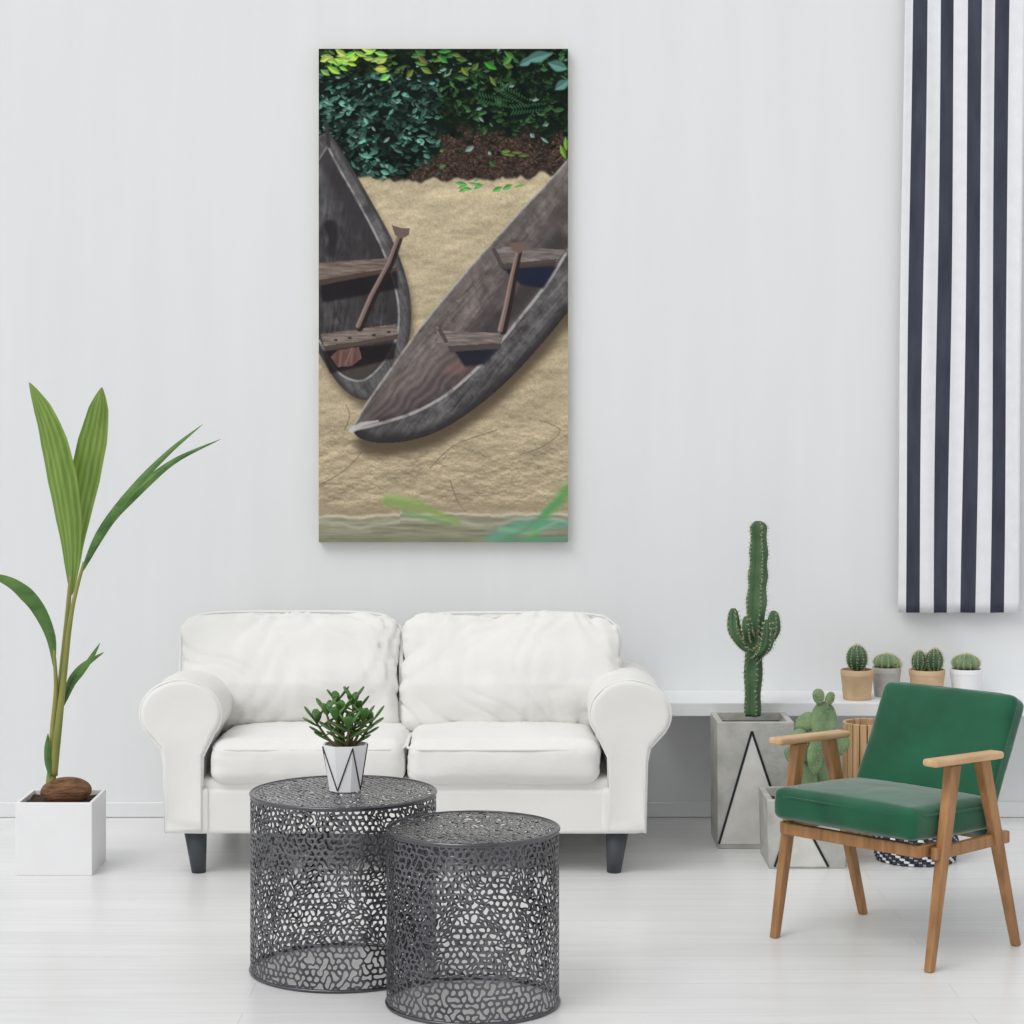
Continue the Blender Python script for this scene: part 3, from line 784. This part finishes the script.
# ---------------------------------------------------------------- palm
px0=-1.542;py0=CY+7.53
g=grp('potted_coconut_palm',(px0,py0,0));mb=MB();w=.258;H=.245;t=.012
v=[];
for s,z in((w/2,0),(w/2,H),(w/2-t,H),(w/2-t,H-.035)):v+=[(-s,-s,z),(s,-s,z),(s,s,z),(-s,s,z)]
f=[(3,2,1,0)]
for a in(0,4,8):
    for k in range(4):f.append((a+k,a+(k+1)%4,a+4+(k+1)%4,a+4+k))
mb.add(v,f);mb.obj('square_planter',g,[M_white],smooth=False,bevel=.002)
mb=MB();N=14;s=w/2-t
for j in range(N+1):
    for i in range(N+1):
        x=-s+2*s*i/N;y=-s+2*s*j/N;mb.v.append((x,y,H-.018+.010*mn.noise(Vector((x*30,y*30,0)))))
for j in range(N):
    for i in range(N):mb.f.append([j*(N+1)+i,j*(N+1)+i+1,(j+1)*(N+1)+i+1,(j+1)*(N+1)+i]);mb.m.append(0)
mb.obj('soil',g,[M_soil])
O=Vector((px0,py0,0));ZP=7.53
def L_(px,py,dy=0.0):
    return W(px,py,ZP+dy)-O
mb=MB()
cc=L_(66,789,0);cc.z=H-.022+.038
mb.ellip(cc,Vector((.088,0,.006)),Vector((0,.066,0)),Vector((-.004,0,.048)),0,28,18)
mb.obj('coconut',g,[M_coco])
mb=MB()
P=spline([L_(50,790),L_(52,770),L_(56,735),L_(60,690),L_(66,630),L_(71,575)],30)
mb.tube(P,[.018-.011*(i/30) for i in range(31)],n=12)
P=spline([L_(53,775),L_(58,730,-.02),L_(64,675,-.02),L_(72,610,-.03),L_(84,562,-.03)],24)
mb.tube(P,[.016-.011*(i/24) for i in range(25)],n=10)
P=spline([L_(51,778),L_(53,730,-.01),L_(56,690,-.02),L_(54,650,-.04)],16);mb.tube(P,[.014-.009*(i/16) for i in range(17)],n=10)
P=spline([L_(51,780),L_(56,745,.01),L_(58,720,.02),L_(62,706,.02)],12);mb.tube(P,[.013-.009*(i/12) for i in range(13)],n=10)
mb.obj('stems',g,[M_stem])
s=ZP/F
mb=MB()
mb.blade([L_(71,595),L_(69,540,-.02),L_(60,480,-.05),L_(47,425,-.06),L_(29,382,-.04)],[.004,17*s,28*s,32*s,29*s,19*s,.001],(.25,1,0),fold=.35,pleat=.03,across=10,mi2=1,n=30)
mb.blade([L_(72,595),L_(75,540,.02),L_(85,480,.03),L_(96,425,.02),L_(102,387,0)],[.004,15*s,24*s,30*s,29*s,20*s,.001],(-.25,1,0),fold=.35,pleat=.03,across=10,mi2=1,n=30)
mb.obj('fronds_upper',g,[M_palm,M_palmb])
mb=MB()
mb.blade([L_(80,575,-.03),L_(100,530,-.05),L_(135,485,-.07),L_(170,450,-.06),L_(203,424,-.04)],[.004,8*s,10*s,8*s,5*s,.001],(.2,1,-.6),fold=.5)
mb.blade([L_(82,572,-.03),L_(108,522,.0),L_(140,488,.03),L_(175,460,.05),L_(221,439,.08)],[.004,9*s,11*s,9*s,5*s,.001],(-.2,1,-.6),fold=.5)
mb.blade([L_(54,668,-.03),L_(50,635,-.06),L_(35,603,-.1),L_(12,582,-.12),L_(-18,572,-.12)],[.004,9*s,13*s,15*s,10*s,.001],(0,1,-.7),fold=.5,pleat=.04)
mb.blade([L_(60,712,.02),L_(67,690,.02),L_(80,668,.04),L_(104,652,.06)],[.003,8*s,10*s,7*s,.001],(0,1,-.6),fold=.5)
mb.blade([L_(61,708,.02),L_(72,684,0),L_(88,662,-.02),L_(100,643,-.03)],[.003,5*s,7*s,5*s,.001],(0,1,-.4),fold=.5)
mb.blade([L_(50,778,-.02),L_(47,755,-.03),L_(48,733,-.03)],[.004,7*s,6*s,.001],(0,1,0),fold=.5)
mb.obj('fronds_side',g,[M_palm2])

# ---------------------------------------------------------------- green armchair
ac=grp('green_armchair',(1.130,-1.94,0),math.radians(-45.8))
mb=MB()
for sx in(-1,1):
    x=sx*.276
    mb.beam((x,-.217,0),(x,-.103,.568),.024,.026,.032,.046)
    mb.beam((x,.217,0),(x,.040,.568),.024,.026,.032,.046)
    mb.box((x-sx*.006,-.005,.325),(.022,.37,.036))
mb.box((0,-.215,.332),(.50,.022,.036));mb.box((0,.15,.330),(.54,.024,.036))
mb.box((-.24,-.18,.332),(.022,.09,.036));mb.box((.24,-.18,.332),(.022,.09,.036))
mb.obj('wood_frame',ac,[M_oak],smooth=False,bevel=.005)
mb=MB()
for sx in(-1,1):
    x=sx*.276
    mb.box((x,-.048,.578),(.050,.342,.022),rot=Matrix.Rotation(math.radians(-2),3,'X'))
mb.obj('armrests',ac,[M_oakh],smooth=False,bevel=.009,seg=4)
cushion('seat',ac,(0,-.05,.402),(.505,.42,.092),.022,[M_velvet],puff=(0,.006,.016),wr=.0025,N=30,rot=(math.radians(-2.5),0,0),seed=21,pipe=(2,.5,.003))
cushion('backrest',ac,(-.012,.225,.520),(.480,.080,.43),.026,[M_velvet],puff=(0,.014,0),wr=.002,N=30,rot=(math.radians(-28),0,0),seed=22,pipe=(1,-.45,.003))

# ---------------------------------------------------------------- light
w=bpy.data.worlds.new('daylight');scene.world=w;w.use_nodes=True
nt=w.node_tree;bg=nt.nodes['Background'];bg.inputs[1].default_value=.84
tc=nt.nodes.new('ShaderNodeTexCoord');sp=nt.nodes.new('ShaderNodeSeparateXYZ');rp=nt.nodes.new('ShaderNodeValToRGB')
mpr=nt.nodes.new('ShaderNodeMapRange');mpr.inputs[1].default_value=-1;mpr.inputs[2].default_value=1
nt.links.new(tc.outputs['Generated'],sp.inputs[0]);nt.links.new(sp.outputs[0],mpr.inputs[0]);nt.links.new(mpr.outputs[0],rp.inputs[0])
rp.color_ramp.elements[0].color=(1.06,1.065,1.075,1);rp.color_ramp.elements[1].color=(.78,.785,.80,1)
nt.links.new(rp.outputs[0],bg.inputs[0])
sd=bpy.data.lights.new('window_sun','SUN');sd.energy=1.25;sd.angle=math.radians(34);sd.color=(1,.995,.985)
so=bpy.data.objects.new('window_sun',sd);scene.collection.objects.link(so)
so.rotation_euler=Vector((.50,.62,-.90)).to_track_quat('-Z','Y').to_euler()
scene.view_settings.view_transform='Standard'
# ---------------------------------------------------------------- camera
cd_=bpy.data.cameras.new('camera');cam=bpy.data.objects.new('camera',cd_);scene.collection.objects.link(cam)
cam.location=(0,CY,HC);cam.rotation_euler=(math.pi/2,0,0);cd_.sensor_width=36;cd_.lens=36*F/1024;cd_.shift_y=-112/1024
scene.camera=cam
